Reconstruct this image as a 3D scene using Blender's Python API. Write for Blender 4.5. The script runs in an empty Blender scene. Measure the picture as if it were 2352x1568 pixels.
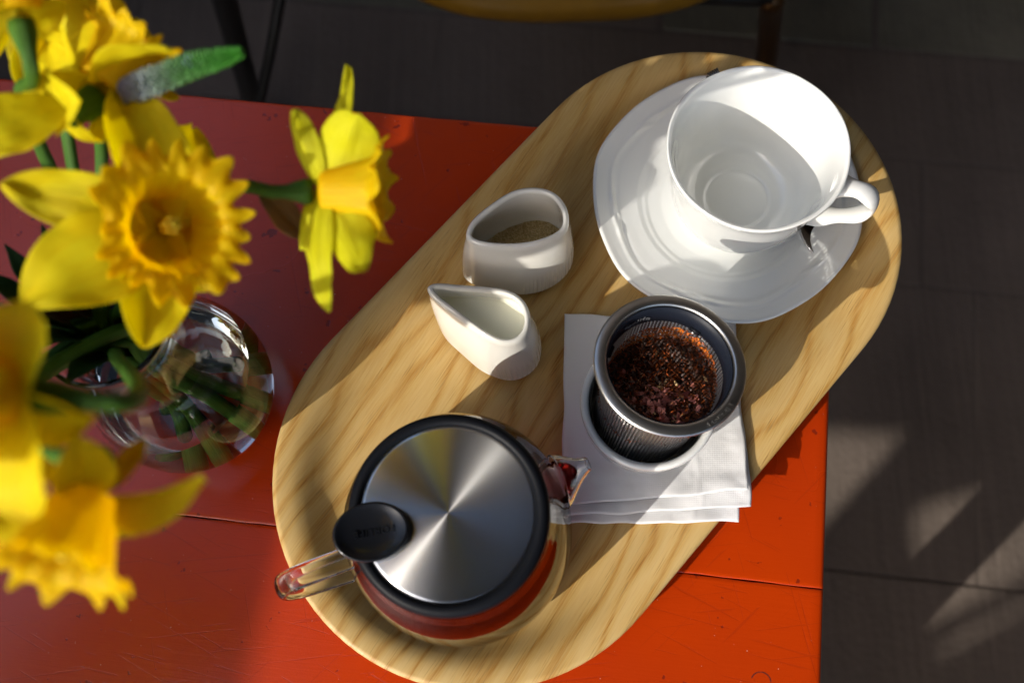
import bpy, bmesh, math, random
from mathutils import Vector, Matrix, noise
sc = bpy.context.scene
col = sc.collection
PI = math.pi
rnd = random.Random(7)

# ------------------------------------------------------------ camera
CZ = .578                                  # lens height above the table top (table top is z = 0)
F, NX, NY = 2400., 73.5, 719.6             # focal length and foot of the vertical, in units of a 2352 wide frame
n = Vector((NX, NY, F)).normalized()
XW = Vector((1, 0, 0)) - n * n.x; XW.normalize()
YW = XW.cross(n)
if YW.y > 0: YW = -YW
cam = bpy.data.cameras.new('camera'); camo = bpy.data.objects.new('camera', cam); col.objects.link(camo)
M = Matrix(((XW.x, -XW.y, -XW.z), (YW.x, -YW.y, -YW.z), (-n.x, n.y, n.z))).to_4x4()
M.translation = (0, 0, CZ)
camo.matrix_world = M
cam.sensor_width = 36; cam.lens = F / 2352 * 36
cam.clip_start = .02; cam.clip_end = 100
cam.dof.use_dof = True; cam.dof.focus_distance = .555; cam.dof.aperture_fstop = 6.2; cam.dof.aperture_blades = 9
sc.camera = camo

def P(x, y, z):
    """world point at height z on the sight line through a point of the 2352 x 1568 frame"""
    d = Vector((x - 1176, y - 784, F)); h = CZ - z; k = h / d.dot(n)
    return Vector((d.dot(XW) * k, d.dot(YW) * k, z))

# ------------------------------------------------------------ light
HEAD = math.radians(42); ELEV = math.radians(29)
hd = Vector((math.cos(HEAD), math.sin(HEAD), 0))          # where shadows fall
w = bpy.data.worlds.new('World'); sc.world = w; w.use_nodes = True
wn = w.node_tree.nodes; wn.clear()
sky = wn.new('ShaderNodeTexSky'); sky.sky_type = 'NISHITA'; sky.sun_disc = False
sky.dust_density = 2.2; sky.ozone_density = .9; sky.sun_elevation = ELEV; sky.sun_rotation = math.atan2(-hd.x, -hd.y)
bg = wn.new('ShaderNodeBackground'); bg.inputs['Strength'].default_value = .15
wo = wn.new('ShaderNodeOutputWorld')
w.node_tree.links.new(sky.outputs[0], bg.inputs[0]); w.node_tree.links.new(bg.outputs[0], wo.inputs[0])
sl = bpy.data.lights.new('sun', 'SUN'); sl.energy = 2.0; sl.angle = math.radians(.5); sl.color = (1, .95, .86)
so = bpy.data.objects.new('sun', sl); col.objects.link(so)
so.rotation_euler = Vector((hd.x * math.cos(ELEV), hd.y * math.cos(ELEV), -math.sin(ELEV))).to_track_quat('-Z', 'Y').to_euler()
sc.view_settings.view_transform = 'Standard'; sc.view_settings.look = 'None'
sc.view_settings.exposure = 0.97; sc.view_settings.gamma = 1
sc.cycles.max_bounces = 20; sc.cycles.transmission_bounces = 16; sc.cycles.glossy_bounces = 8
sc.cycles.diffuse_bounces = 4; sc.cycles.transparent_max_bounces = 16
sc.cycles.sample_clamp_indirect = 6; sc.cycles.caustics_reflective = False

# ------------------------------------------------------------ materials
class Mt:
    def __init__(s, name):
        s.m = bpy.data.materials.new(name); s.m.use_nodes = True
        s.t = s.m.node_tree; s.b = s.t.nodes['Principled BSDF']; s.out = s.t.nodes['Material Output']
    def n(s, typ, ins=None, **kw):
        o = s.t.nodes.new('ShaderNode' + typ)
        for k, v in kw.items(): setattr(o, k, v)
        for k, v in (ins or {}).items(): s.set(o, k, v)
        return o
    def set(s, o, k, v):
        if isinstance(v, bpy.types.Node): v = v.outputs[0]
        if isinstance(v, bpy.types.NodeSocket): s.t.links.new(v, o.inputs[k])
        else:
            if hasattr(v, '__len__') and not isinstance(v, str) and len(v) == 3 and o.inputs[k].type == 'RGBA': v = (*v, 1)
            o.inputs[k].default_value = v
    def p(s, **kw):
        for k, v in kw.items(): s.set(s.b, k.replace('_', ' '), v)
        return s
    def co(s, scale=(1, 1, 1), rot=(0, 0, 0), src='Object', loc=(0, 0, 0)):
        tc = s.n('TexCoord')
        return s.n('Mapping', {'Vector': tc.outputs[src], 'Scale': scale, 'Rotation': rot, 'Location': loc})
    def noise(s, vec, scale, detail=3, rough=.5, dist=0):
        return s.n('TexNoise', {'Vector': vec, 'Scale': scale, 'Detail': detail, 'Roughness': rough, 'Distortion': dist})
    def ramp(s, fac, stops, interp='LINEAR'):
        r = s.n('ValToRGB', {'Fac': fac}); c = r.color_ramp; c.interpolation = interp
        while len(c.elements) < len(stops): c.elements.new(.5)
        for e, (p_, cl) in zip(c.elements, stops):
            e.position = p_; e.color = (*cl, 1) if hasattr(cl, '__len__') else (cl, cl, cl, 1)
        return r
    def math(s, op, a, b=0., c=None):
        ins = {0: a, 1: b}
        if c is not None: ins[2] = c
        return s.n('Math', ins, operation=op)
    def mix(s, f, a, b, bt='MIX'):
        o = s.n('Mix', data_type='RGBA', blend_type=bt)
        s.set(o, 0, f); s.set(o, 6, a); s.set(o, 7, b)
        return o.outputs[2]
    def bump(s, h, strength=.2, dist=.001, nrm=None):
        ins = {'Height': h, 'Strength': strength, 'Distance': dist}
        if nrm is not None: ins['Normal'] = nrm
        return s.n('Bump', ins)

def porcelain(name, c=(.84, .845, .82)):
    m = Mt(name); v = m.co()
    m.p(Base_Color=c, Roughness=.09, IOR=1.5, Coat_Weight=1., Coat_Roughness=.02)
    m.p(Normal=m.bump(m.noise(v, 45, 2), .12, .0015))
    return m.m
M_porc = porcelain('white_porcelain'); M_cream = porcelain('warm_white_porcelain', (.85, .83, .765))

def wood():
    m = Mt('ash_wood')
    v = m.co(rot=(0, 0, math.radians(-57)))
    sx = m.n('SeparateXYZ', {0: v})
    s_, t_ = sx.outputs[0], sx.outputs[1]
    lo = m.n('CombineXYZ', {0: m.math('MULTIPLY', s_, 7.), 1: m.math('MULTIPLY', t_, 19.)})
    warp = m.noise(lo, 1.0, 2.2, .5)
    g = m.math('MULTIPLY_ADD', t_, 74., m.math('MULTIPLY', warp, 4.8))
    fine = m.noise(m.n('CombineXYZ', {0: m.math('MULTIPLY', s_, 60.), 1: m.math('MULTIPLY', t_, 500.)}), 1., 4, .6)
    g2 = m.math('ADD', g, m.math('MULTIPLY', fine, .16))
    fr = m.math('FRACT', g2)
    c = m.ramp(fr, [(0, (.44, .19, .026)), (.07, (.49, .235, .04)), (.22, (.62, .385, .13)), (.6, (.66, .445, .18)), (.86, (.59, .35, .10)), (1, (.44, .19, .026))])
    big = m.noise(m.n('CombineXYZ', {0: m.math('MULTIPLY', s_, 5.), 1: m.math('MULTIPLY', t_, 14.), 2: .3}), 1., 2)
    c2 = m.mix(m.ramp(big, [(.38, 0.), (.72, .55)]), c.outputs[0], (.44, .235, .045))
    pore = m.noise(m.n('CombineXYZ', {0: m.math('MULTIPLY', s_, 55.), 1: m.math('MULTIPLY', t_, 1500.)}), 1., 2, .5)
    pm = m.ramp(pore, [(.57, 0.), (.66, 1.)])
    pf = m.math('MULTIPLY', pm, m.ramp(fr, [(0, .7), (.2, .6), (.5, .1), (.85, .2), (1, .7)]))
    c3 = m.mix(pf, c2, (.22, .10, .025))
    streak = m.noise(m.n('CombineXYZ', {0: m.math('MULTIPLY', s_, 50.), 1: m.math('MULTIPLY', t_, 1300.)}), 1., 3, .6)
    c4 = m.mix(m.ramp(streak, [(.35, 0.), (.65, .5)]), c3, (.68, .50, .20))
    m.p(Base_Color=c4, Roughness=m.ramp(fine, [(.3, .42), (.7, .58)]).outputs[0], Normal=m.bump(m.math('ADD', m.math('MULTIPLY', fine, .5), m.math('MULTIPLY', pm, -.5)), .25, .0004))
    return m.m
M_wood = wood()

def paint():
    m = Mt('orange_red_paint'); v = m.co(rot=(0, 0, math.radians(6.6)))
    nb = m.noise(v, 9, 3); nf = m.noise(v, 900, 3, .6)
    br = m.noise(m.n('Mapping', {'Vector': v, 'Scale': (1, 30, 1)}), 26, 4, .6)
    c = m.mix(m.ramp(nb, [(.35, 0.), (.7, 1.)]), (.52, .042, .001), (.46, .034, .001))
    chips = m.ramp(m.noise(v, 120, 3, .5), [(.70, 0.), (.715, 1.)])
    c = m.mix(m.math('MULTIPLY', chips, .75), c, (.16, .012, .006))
    msk = None
    for k, (a, sx, sy, th) in enumerate(((.5, 7, 300, .745), (-.75, 9, 330, .745), (1.35, 7, 300, .75), (.25, 11, 320, .73), (-.1, 9, 330, .725))):
        nz = m.noise(m.n('Mapping', {'Vector': m.co(rot=(0, 0, a)), 'Scale': (sx, sy, 1), 'Location': (k * 3.1, k * 1.7, 0)}), 2.2, 1.5, .4)
        r = m.ramp(nz, [(th - .012, 0.), (th, 1.)])
        msk = r if msk is None else m.math('MAXIMUM', msk, r)
    c = m.mix(m.math('MULTIPLY', msk, .2), c, (.2, .014, .006))
    cr = P(1748, 1566, 0) - Vector((.18 - .3, .29 - .3, 0))
    dd = m.n('VectorMath', {0: m.n('Mapping', {'Vector': m.co(), 'Scale': (1, 1, 0), 'Location': (-cr.x, -cr.y, 0)})}, operation='LENGTH').outputs['Value']
    rg = m.math('MULTIPLY', m.math('LESS_THAN', m.math('ABSOLUTE', m.math('SUBTRACT', dd, .0052)), .00035), m.ramp(m.noise(v, 420, 2), [(.42, 0.), (.55, 1.)]))
    c = m.mix(m.math('MULTIPLY', rg, .8), c, (.03, .02, .02))
    dust = m.ramp(m.noise(v, 620, 1, .5), [(.80, 0.), (.82, 1.)])
    c = m.mix(m.math('MULTIPLY', dust, .6), c, (.7, .45, .35))
    m.p(Base_Color=c, IOR=1.62, Roughness=m.ramp(nb, [(.3, .2), (.7, .29)]).outputs[0])
    h = m.math('ADD', m.math('MULTIPLY', nf, .25), m.math('ADD', m.math('MULTIPLY', br, .5), m.math('MULTIPLY', m.math('ADD', msk, chips), -.5)))
    m.p(Normal=m.bump(h, .22, .0006))
    return m.m
M_paint = paint()

def simple(name, c, rough=.5, metal=0., bump=None, var=.0, **kw):
    m = Mt(name); m.p(Base_Color=c, Roughness=rough, Metallic=metal, **kw)
    if var:
        nz = m.noise(m.co(), var[0] if hasattr(var, '__len__') else 20, 4)
        k = var[1] if hasattr(var, '__len__') else var
        m.p(Base_Color=m.mix(m.ramp(nz, [(.3, 0.), (.7, 1.)]), tuple(x * (1 - k) for x in c), tuple(min(1, x * (1 + k)) for x in c)))
    if bump: m.p(Normal=m.bump(m.noise(m.co(), bump[0], 3), bump[1], bump[2]))
    return m.m

def glass(name, c=(1, 1, 1), ior=1.47):
    m = Mt(name); m.p(Base_Color=c, Roughness=0., IOR=ior, Transmission_Weight=1.)
    return m.m
M_glass = glass('clear_glass', (.97, .985, .98))
def liquid(name, col_, dens):
    m = Mt(name); m.p(Base_Color=(1, 1, 1), Roughness=0., IOR=1.333, Transmission_Weight=1.)
    va = m.n('VolumeAbsorption', {'Color': col_, 'Density': dens}); m.t.links.new(va.outputs[0], m.out.inputs['Volume'])
    return m.m
M_tea = liquid('red_tea', (.86, .05, .03), 200.); M_tea_wall = liquid('red_tea_against_glass', (.86, .05, .03), 200.)
M_water = liquid('water', (.9, .96, .92), 5.); M_water_wall = liquid('water_against_glass', (.9, .96, .92), 5.)
for m_ in (M_tea_wall, M_water_wall): m_.node_tree.nodes['Principled BSDF'].inputs['IOR'].default_value = 1.333 / 1.47
M_rubber = simple('black_silicone', (.006, .007, .010), .5, Specular_IOR_Level=.15, bump=(500, .1, .0003))
M_tabm = simple('black_glossy_plastic', (.008, .009, .012), .22, bump=(300, .08, .0003))

def brushed():
    m = Mt('brushed_steel_lid')
    tg = m.n('Tangent', direction_type='RADIAL', axis='Z')
    sm = m.noise(m.co(), 60, 3); sp = m.noise(m.co(), 500, 2)
    v = m.co(); ln = m.n('VectorMath', {0: v}, operation='LENGTH')
    rings = m.noise(m.n('CombineXYZ', {0: m.math('MULTIPLY', ln.outputs['Value'], 2600.)}), 1., 3, .6)
    blot = m.ramp(m.noise(m.co(), 55, 2, .5), [(.5, 0.), (.8, 1.)])
    m.p(Base_Color=(.88, .885, .89), Metallic=1., Anisotropic=.93, Anisotropic_Rotation=.25, Tangent=tg.outputs[0],
        Roughness=.265)
    return m.m
M_brush = brushed()
M_steel = simple('polished_steel', (.68, .665, .64), .33, 1., bump=(60, .05, .0005), var=(70, .12))
M_mesh = simple('dark_steel_mesh', (.42, .41, .40), .35, 1.)
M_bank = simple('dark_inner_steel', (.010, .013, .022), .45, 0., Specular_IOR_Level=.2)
M_spoon = simple('spoon_steel', (.6, .6, .6), .15, 1.)

def petalmat(name, c1, c2, tr=.45):
    m = Mt(name)
    uv = m.n('TexCoord').outputs['UV']
    mp = m.n('Mapping', {'Vector': uv, 'Scale': (34, 2.5, 1)})
    st = m.noise(mp, 1., 3, .6); bl = m.noise(m.co(), 60, 2)
    c = m.mix(m.ramp(m.math('MULTIPLY_ADD', st, .6, m.math('MULTIPLY', bl, .4)), [(.36, 0.), (.64, 1.)]), c1, c2)
    m.p(Base_Color=c, Roughness=.5, Specular_IOR_Level=.3, Normal=m.bump(st, .6, .0014))
    tl = m.n('BsdfTranslucent', {'Color': c}); mx = m.n('MixShader', {0: tr, 1: m.b.outputs[0], 2: tl.outputs[0]})
    m.t.links.new(mx.outputs[0], m.out.inputs[0])
    return m.m
M_petal = petalmat('yellow_petal', (.95, .80, .004), (.98, .92, .02), .6)
M_petal2 = petalmat('lemon_petal', (.86, .83, .008), (.94, .92, .05), .6)
M_corona = petalmat('golden_corona', (.97, .70, .003), (.98, .82, .008), .72)
M_corona2 = petalmat('deep_golden_corona', (.96, .70, .003), (.98, .82, .01), .65)
M_green = petalmat('green_stem', (.045, .13, .012), (.09, .21, .025), .12)
M_leaf = petalmat('dark_green_leaf', (.012, .045, .016), (.02, .07, .02), .2)
M_spathe = petalmat('papery_brown_spathe', (.26, .13, .035), (.36, .2, .06), .5)
def spikemat():
    m = Mt('mauve_to_green_bud'); v = m.co(); x = m.n('SeparateXYZ', {0: v}).outputs[0]
    g = m.n('MapRange', {0: x, 1: SPX0, 2: SPX1})
    f = m.math('ADD', g, m.math('MULTIPLY_ADD', m.noise(v, 900, 2), .5, -.25))
    c = m.ramp(f, [(0, (.22, .20, .34)), (.28, (.20, .26, .24)), (.55, (.07, .20, .05)), (1, (.035, .24, .008))])
    m.p(Base_Color=c.outputs[0], Roughness=.6); return m.m
SPX0 = P(282, 214, .262).x + .1905; SPX1 = P(530, 128, .279).x + .1905
M_spike = spikemat(); M_spike2 = M_spike
M_violet = simple('violet_floret', (.3, .3, .62), .6)
M_stamen = simple('pale_yellow_stamen', (.85, .60, .015), .6)

def napkinmat():
    m = Mt('white_paper_napkin'); v = m.co(rot=(0, 0, math.radians(5)))
    vo = m.n('TexVoronoi', {'Vector': m.n('Mapping', {'Vector': v, 'Scale': (1, 1, 0)}), 'Scale': 860., 'Randomness': .15})
    dots = m.ramp(vo.outputs['Distance'], [(.15, 0.), (.5, 1.)])
    nb = m.noise(v, 55, 3)
    m.p(Base_Color=(.88, .88, .89), Roughness=.9, Normal=m.bump(m.math('ADD', m.math('MULTIPLY', m.math('MULTIPLY', dots, .07), m.ramp(m.noise(v, 30, 1), [(.35, .2), (.6, 1.)])), nb), .45, .0012))
    tl = m.n('BsdfTranslucent', {'Color': (.85, .85, .85)}); mx = m.n('MixShader', {0: .15, 1: m.b.outputs[0], 2: tl.outputs[0]})
    m.t.links.new(mx.outputs[0], m.out.inputs[0])
    return m.m
M_nap = napkinmat()

def stone(name, c, sc_=3.):
    m = Mt(name); v = m.co(src='Object')
    a = m.noise(v, sc_, 4, .6); b = m.noise(v, 130, 3, .6)
    st = m.noise(m.n('Mapping', {'Vector': v, 'Scale': (160, 3, 1), 'Rotation': (0, 0, .08)}), 1., 3, .6)
    cc = m.mix(m.ramp(a, [(.3, 0.), (.7, 1.)]), tuple(x * .75 for x in c), tuple(x * 1.3 for x in c))
    cc = m.mix(m.ramp(st, [(.4, 0.), (.7, .25)]), cc, tuple(x * 1.6 for x in c))
    m.p(Base_Color=cc, Roughness=.8, Normal=m.bump(m.math('ADD', b, st), .5, .003))
    return m.m
M_slab = stone('dark_brown_stone', (.145, .112, .090)); M_slab2 = stone('grey_green_stone', (.13, .118, .085), 9.)
M_slab3 = stone('warm_dark_stone', (.152, .117, .094))
M_mortar = stone('pale_joint_mortar', (.12, .095, .078), 8.)
M_seat = simple('mustard_leather', (.34, .17, .008), .42, bump=(160, .3, .001), var=(12, .3))
M_black = simple('black_metal', (.012, .011, .010), .4)
M_bronze = simple('bronze_metal', (.10, .045, .012), .33, .7)
M_wallm = stone('sun_wall_render', (.30, .28, .25), 3.)
M_dark = simple('dark_blocker_render', (.06, .05, .045), .9, bump=(30, .4, .004))
M_canvas = simple('dark_canvas', (.035, .035, .04), .9, bump=(300, .3, .001))
M_milk = Mt('milk').p(Base_Color=(.80, .80, .66), Roughness=.12, IOR=1.35).m
def sugarmat():
    m = Mt('raw_sugar'); v = m.co(); vo = m.n('TexVoronoi', {'Vector': v, 'Scale': 1500.})
    c = m.ramp(m.n('SeparateColor', {0: vo.outputs['Color']}).outputs[0], [(0, (.58, .40, .14)), (.5, (.78, .58, .26)), (1, (.92, .76, .45))])
    m.p(Base_Color=c.outputs[0], Roughness=.45, Normal=m.bump(vo.outputs['Distance'], .9, .0012)); return m.m
M_sugar = sugarmat()
M_etch = simple('etched_grey_lettering', (.10, .105, .115), .5)
M_rim_etch = simple('etched_rim_lettering', (.50, .485, .46), .35, 1.)

# ------------------------------------------------------------ mesh helpers
class MB:
    def __init__(s): s.v = []; s.f = []; s.uv = []
    def add(s, vs, fs, uvs=None):
        o = len(s.v); s.v += [Vector(a) for a in vs]
        for f in fs: s.f.append([i + o for i in f])
        s.uv += uvs if uvs else [(a[0] * 10, a[1] * 10) for a in vs]
        return s
    def grid(s, rows, closed_v=False, closed_u=False, cap0=False, cap1=False, uvs=None):
        nr, nc = len(rows), len(rows[0]); vs = [p for r in rows for p in r]; fs = []
        for i in range(nr - (0 if closed_u else 1)):
            for j in range(nc - (0 if closed_v else 1)):
                a = i * nc + j; b = i * nc + (j + 1) % nc; i2 = (i + 1) % nr
                fs.append([a, b, i2 * nc + (j + 1) % nc, i2 * nc + j])
        if cap0: fs.append([j for j in range(nc)][::-1])
        if cap1: fs.append([(nr - 1) * nc + j for j in range(nc)])
        if uvs is None: uvs = [(j / max(1, nc - 1), i / max(1, nr - 1)) for i in range(nr) for j in range(nc)]
        return s.add(vs, fs, uvs)
    def box(s, c, size, rz=0.):
        R = Matrix.Rotation(rz, 3, 'Z'); c = Vector(c)
        vs = [c + R @ Vector((a * size[0] / 2, b * size[1] / 2, d * size[2] / 2)) for a in (-1, 1) for b in (-1, 1) for d in (-1, 1)]
        return s.add(vs, [[0, 1, 3, 2], [4, 6, 7, 5], [0, 4, 5, 1], [2, 3, 7, 6], [0, 2, 6, 4], [1, 5, 7, 3]])
    def lathe(s, c, prof, N=64, axis=(0, 0, 1), rf=None, closed=False, zf=None):
        c = Vector(c); A = Vector(axis).normalized(); q = Vector((0, 0, 1)).rotation_difference(A)
        rows = []
        for (r, z) in prof:
            row = []
            for j in range(N):
                t = 2 * PI * j / N; rr = r * (rf(t, r, z) if rf else 1); zz = z + (zf(t, r, z) if zf else 0)
                row.append(c + q @ Vector((rr * math.cos(t), rr * math.sin(t), zz)))
            rows.append(row)
        return s.grid(rows, closed_v=True, closed_u=closed)
    def tube(s, pts, rad, N=10, cap=True, flat=None, up=None):
        """flat = (a, b) section half axes multipliers with b along 'up'"""
        pts = [Vector(p) for p in pts]; m = len(pts)
        if not hasattr(rad, '__len__'): rad = [rad] * m
        rows = []; prev = None
        for i, p in enumerate(pts):
            t = (pts[min(i + 1, m - 1)] - pts[max(i - 1, 0)]).normalized()
            if up is not None: a = Vector(up); a = (a - t * a.dot(t)).normalized()
            else:
                a = prev if prev is not None else (Vector((0, 0, 1)) if abs(t.z) < .9 else Vector((1, 0, 0)))
                a = (a - t * a.dot(t)).normalized(); prev = a
            b = t.cross(a); fa, fb = flat or (1, 1)
            rows.append([p + a * (math.cos(2 * PI * j / N) * rad[i] * fb) + b * (math.sin(2 * PI * j / N) * rad[i] * fa) for j in range(N)])
        return s.grid(rows, closed_v=True, cap0=cap, cap1=cap)
    def build(s, name, mat, parent=None, smooth=True, sub=0, solid=0., kind=None, label=None, thingprops=None, bevel=0, offset=-1):
        me = bpy.data.meshes.new(name)
        root = parent
        off = Vector((0, 0, 0))
        while root is not None:
            off = off + Vector(root.location); root = root.parent
        own = Vector((0, 0, 0))
        if parent is None and thingprops:
            xs = [v.x for v in s.v]; ys = [v.y for v in s.v]; own = Vector(((min(xs) + max(xs)) / 2, (min(ys) + max(ys)) / 2, min(v.z for v in s.v)))
        me.from_pydata([v - off - own for v in s.v], [], s.f)
        ul = me.uv_layers.new(name='UVMap')
        for l in me.loops: ul.data[l.index].uv = s.uv[l.vertex_index]
        bm = bmesh.new(); bm.from_mesh(me); bmesh.ops.recalc_face_normals(bm, faces=bm.faces); bm.to_mesh(me); bm.free()
        if smooth: me.polygons.foreach_set('use_smooth', [True] * len(me.polygons))
        me.materials.append(mat)
        o = bpy.data.objects.new(name, me); col.objects.link(o); o.location = own
        if parent is not None: o.parent = parent
        if solid:
            md = o.modifiers.new('s', 'SOLIDIFY'); md.thickness = solid; md.offset = offset
        if bevel:
            md = o.modifiers.new('b', 'BEVEL'); md.width = bevel; md.segments = 2; md.limit_method = 'ANGLE'
        if sub:
            md = o.modifiers.new('u', 'SUBSURF'); md.levels = sub; md.render_levels = sub
        if kind: o['kind'] = kind
        if label: o['label'] = label
        if thingprops: props(o, *thingprops)
        return o

def props(o, label, cat=None, group=None):
    o['label'] = label
    if cat: o['category'] = cat
    if group: o['group'] = group
def thing(name, loc, label, cat, group=None):
    o = bpy.data.objects.new(name, None); o.empty_display_size = .02; o.location = loc; col.objects.link(o)
    props(o, label, cat, group); return o
def catmull(pts, k=6):
    pts = [Vector(p) for p in pts]; q = [pts[0] * 2 - pts[1]] + pts + [pts[-1] * 2 - pts[-2]]; out = []
    for i in range(1, len(q) - 2):
        for j in range(k):
            t = j / k; a, b, c, d = q[i - 1:i + 3]
            out.append(.5 * ((2 * b) + (c - a) * t + (2 * a - 5 * b + 4 * c - d) * t * t + (3 * b - a - 3 * c + d) * t ** 3))
    out.append(pts[-1]); return out
def loopcat(pts, k=8):
    pts = [Vector(p) for p in pts]; m = len(pts); out = []
    for i in range(m):
        a, b, c, d = pts[i - 1], pts[i], pts[(i + 1) % m], pts[(i + 2) % m]
        for j in range(k):
            t = j / k; out.append(.5 * ((2 * b) + (c - a) * t + (2 * a - 5 * b + 4 * c - d) * t * t + (3 * b - a - 3 * c + d) * t ** 3))
    return out
def lerp(a, b, t): return a + (b - a) * t
def sstep(a, b, x):
    t = max(0., min(1., (x - a) / (b - a))); return t * t * (3 - 2 * t)
def interp(tab, x):
    if x <= tab[0][0]: return tab[0][1]
    for (a, b), (c, d) in zip(tab, tab[1:]):
        if x <= c:
            t = (x - a) / (c - a); return lerp(b, d, t)
    return tab[-1][1]

# ------------------------------------------------------------ floor
FZ = -.72
MB().box((.2, .6, FZ - .0493), (14, 14, .1)).build('floor', M_mortar, smooth=False, kind='structure')
floor = bpy.data.objects['floor']
def slab(cx, cy, sx, sy, mat, dz=0.):
    b = MB(); b.box((cx, cy, FZ - .0125 + dz), (sx, sy, .03), TA)
    b.build('paving_slab', mat, floor, smooth=False, bevel=.002)
TA = math.radians(-6.6)
ux = Vector((math.cos(TA), math.sin(TA), 0)); uy = Vector((-math.sin(TA), math.cos(TA), 0))
O0 = Vector((.3864, .819, 0))                     # a joint crossing seen at the top right
rows_ = [(-1.28, .36), (-.90, .36), (-.52, .34), (-.16, .32 + .035), (.0, .0)]
yy = -2.02
r_i = 0
ys = [-2.24, -1.86, -1.48, -1.10, -.72, -.345, -.165, 0.]
for a, b in zip(ys, ys[1:]):
    x = -2.4 + rnd.random() * .4
    while x < 1.6:
        wd = .62 if (b - a) > .3 else .44
        c = O0 + ux * (x + wd / 2) + uy * ((a + b) / 2)
        slab(c.x, c.y, wd - .002, b - a - .002, rnd.choice((M_slab, M_slab, M_slab3)), rnd.uniform(-.0015, .0015))
        x += wd
for r in range(5):
    x = -2.4 + rnd.random() * .3
    while x < 1.6:
        wd = .3; c = O0 + ux * (x + wd / 2) + uy * (.12 + r * .24)
        slab(c.x, c.y, wd - .008, .232, rnd.choice((M_slab2, M_slab2, M_slab)), rnd.uniform(-.002, .002)); x += wd

# ------------------------------------------------------------ the table
TC = Vector((.180, .290, 0))                      # its far right corner
tb = thing('cafe_table', (TC.x - .3, TC.y - .3, FZ), 'small orange red painted wooden table with scratched planks under the tray', 'table')
def board(v0, v1, L=.60):
    N = 150; rows = []
    sd = rnd.random() * 50
    for i in range(-3, N + 4):
        e = 0.
        if i <= 0: u = (0, .0006, .0016, .003)[i + 3]; e = (-.003, -.0011, -.0004, 0)[i + 3]
        elif i >= N: u = L - (.003, .0016, .0006, 0)[i - N]; e = (0, -.0004, -.0011, -.003)[i - N]
        else: u = .003 + (L - .006) * i / N
        j0 = noise.noise(Vector((u * 60, sd, 0))) * .0004; j1 = noise.noise(Vector((u * 60, sd, 9))) * .0004
        w0 = .0002 + .0009 * max(0, noise.noise(Vector((u * 90, sd, 14)))) + .0003 * abs(noise.noise(Vector((u * 35, sd, 4)))); w1 = .0002 + .0009 * max(0, noise.noise(Vector((u * 90, sd, 17)))) + .0003 * abs(noise.noise(Vector((u * 35, sd, 7))))
        pr = [(v0 + j0, -.028), (v0 + j0, -.0012), (v0 + j0 + w0 * .4, e - .0002), (v0 + j0 + w0 + .0002, e), (v0 + .0025, e)]
        for q in (.25, .5, .75): pr.append((lerp(v0, v1, q), e))
        pr += [(v1 - .0025, e), (v1 - j1 - w1 - .0002, e), (v1 - j1 - w1 * .4, e - .0002), (v1 - j1, -.0012), (v1 - j1, -.028)]
        rows.append([TC - ux * u - uy * v + Vector((0, 0, z)) for v, z in pr])
    b = MB(); b.grid(rows, closed_v=True, cap0=True, cap1=True); b.build('board', M_paint, tb)
board(0, .25783); board(.25817, .43); board(.4306, .60)
for a in (.04, .56):
    for b_ in (.04, .56):
        p = TC - ux * a - uy * b_
        MB().box((p.x, p.y, (FZ - .03) / 2 - .01), (.045, .045, -FZ - .04), TA).build('leg', M_paint, tb, smooth=False, bevel=.003)
for a, sz in ((.04, 0), (.56, 0)):
    p = TC - ux * a - uy * .3; MB().box((p.x, p.y, -.062), (.022, .47, .06), TA).build('apron', M_paint, tb, smooth=False)
    p = TC - uy * a - ux * .3; MB().box((p.x, p.y, -.062), (.47, .022, .06), TA).build('apron', M_paint, tb, smooth=False)

# ------------------------------------------------------------ the tray
T0 = Vector((.0299, .1655, 0)); TR, TL, TT = .1124, .0949, .84105
tu = Vector((math.cos(TT), math.sin(TT), 0)); tv = Vector((-tu.y, tu.x, 0))
prof = [(0, .0205), (.0006, .0215), (.003, .0218), (.009, .0214), (.013, .0202), (.017, .0180), (.021, .0152), (.025, .0125), (.029, .0103), (.034, .0088), (.040, .0082), (.06, .008)]
def stad(R, z, N=44):
    out = []
    for e in (1, -1):
        for i in range(N + 1):
            a = -PI / 2 + PI * i / N
            d = tu * (math.cos(a) * e) + tv * (math.sin(a) * e)
            out.append(T0 + tu * (TL * e) + d * R + Vector((0, 0, z)))
        # straight side
        s = out[-1]; e_ = T0 + tu * (-TL * e) + tv * (R * e) + Vector((0, 0, z))
        for k in range(1, 16): out.append(s.lerp(e_, k / 16))
    return out
rows = [stad(TR - d, z) for d, z in prof[::-1]]
rows += [stad(TR - d, z) for d, z in ((.0003, .0178), (.003, .0168), (.012, .0155), (.02, .0105), (.028, .0055), (.036, .0038), (.05, .003))]
rows = [[T0 + (p - T0) * .0 + Vector((0, 0, .008)) + (tu * (p - T0).dot(tu) * .3) + tv * (p - T0).dot(tv) * .3 + Vector((0, 0, 0)) for p in rows[0]]] + rows
for p in rows[0]: p.z = .008
b = MB(); b.grid(rows, closed_v=True, cap0=True, cap1=True)
tray = b.build('wooden_tray', M_wood, thingprops=('long oval pale wooden tray with a raised lip lying across the table corner', 'tray'))
def tray_h(x, y):
    p = Vector((x, y, 0)) - T0; s_ = max(abs(p.dot(tu)) - TL, 0); t_ = p.dot(tv); d = TR - math.hypot(s_, t_)
    return .0218 if d < .003 else interp(prof, d)

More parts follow.
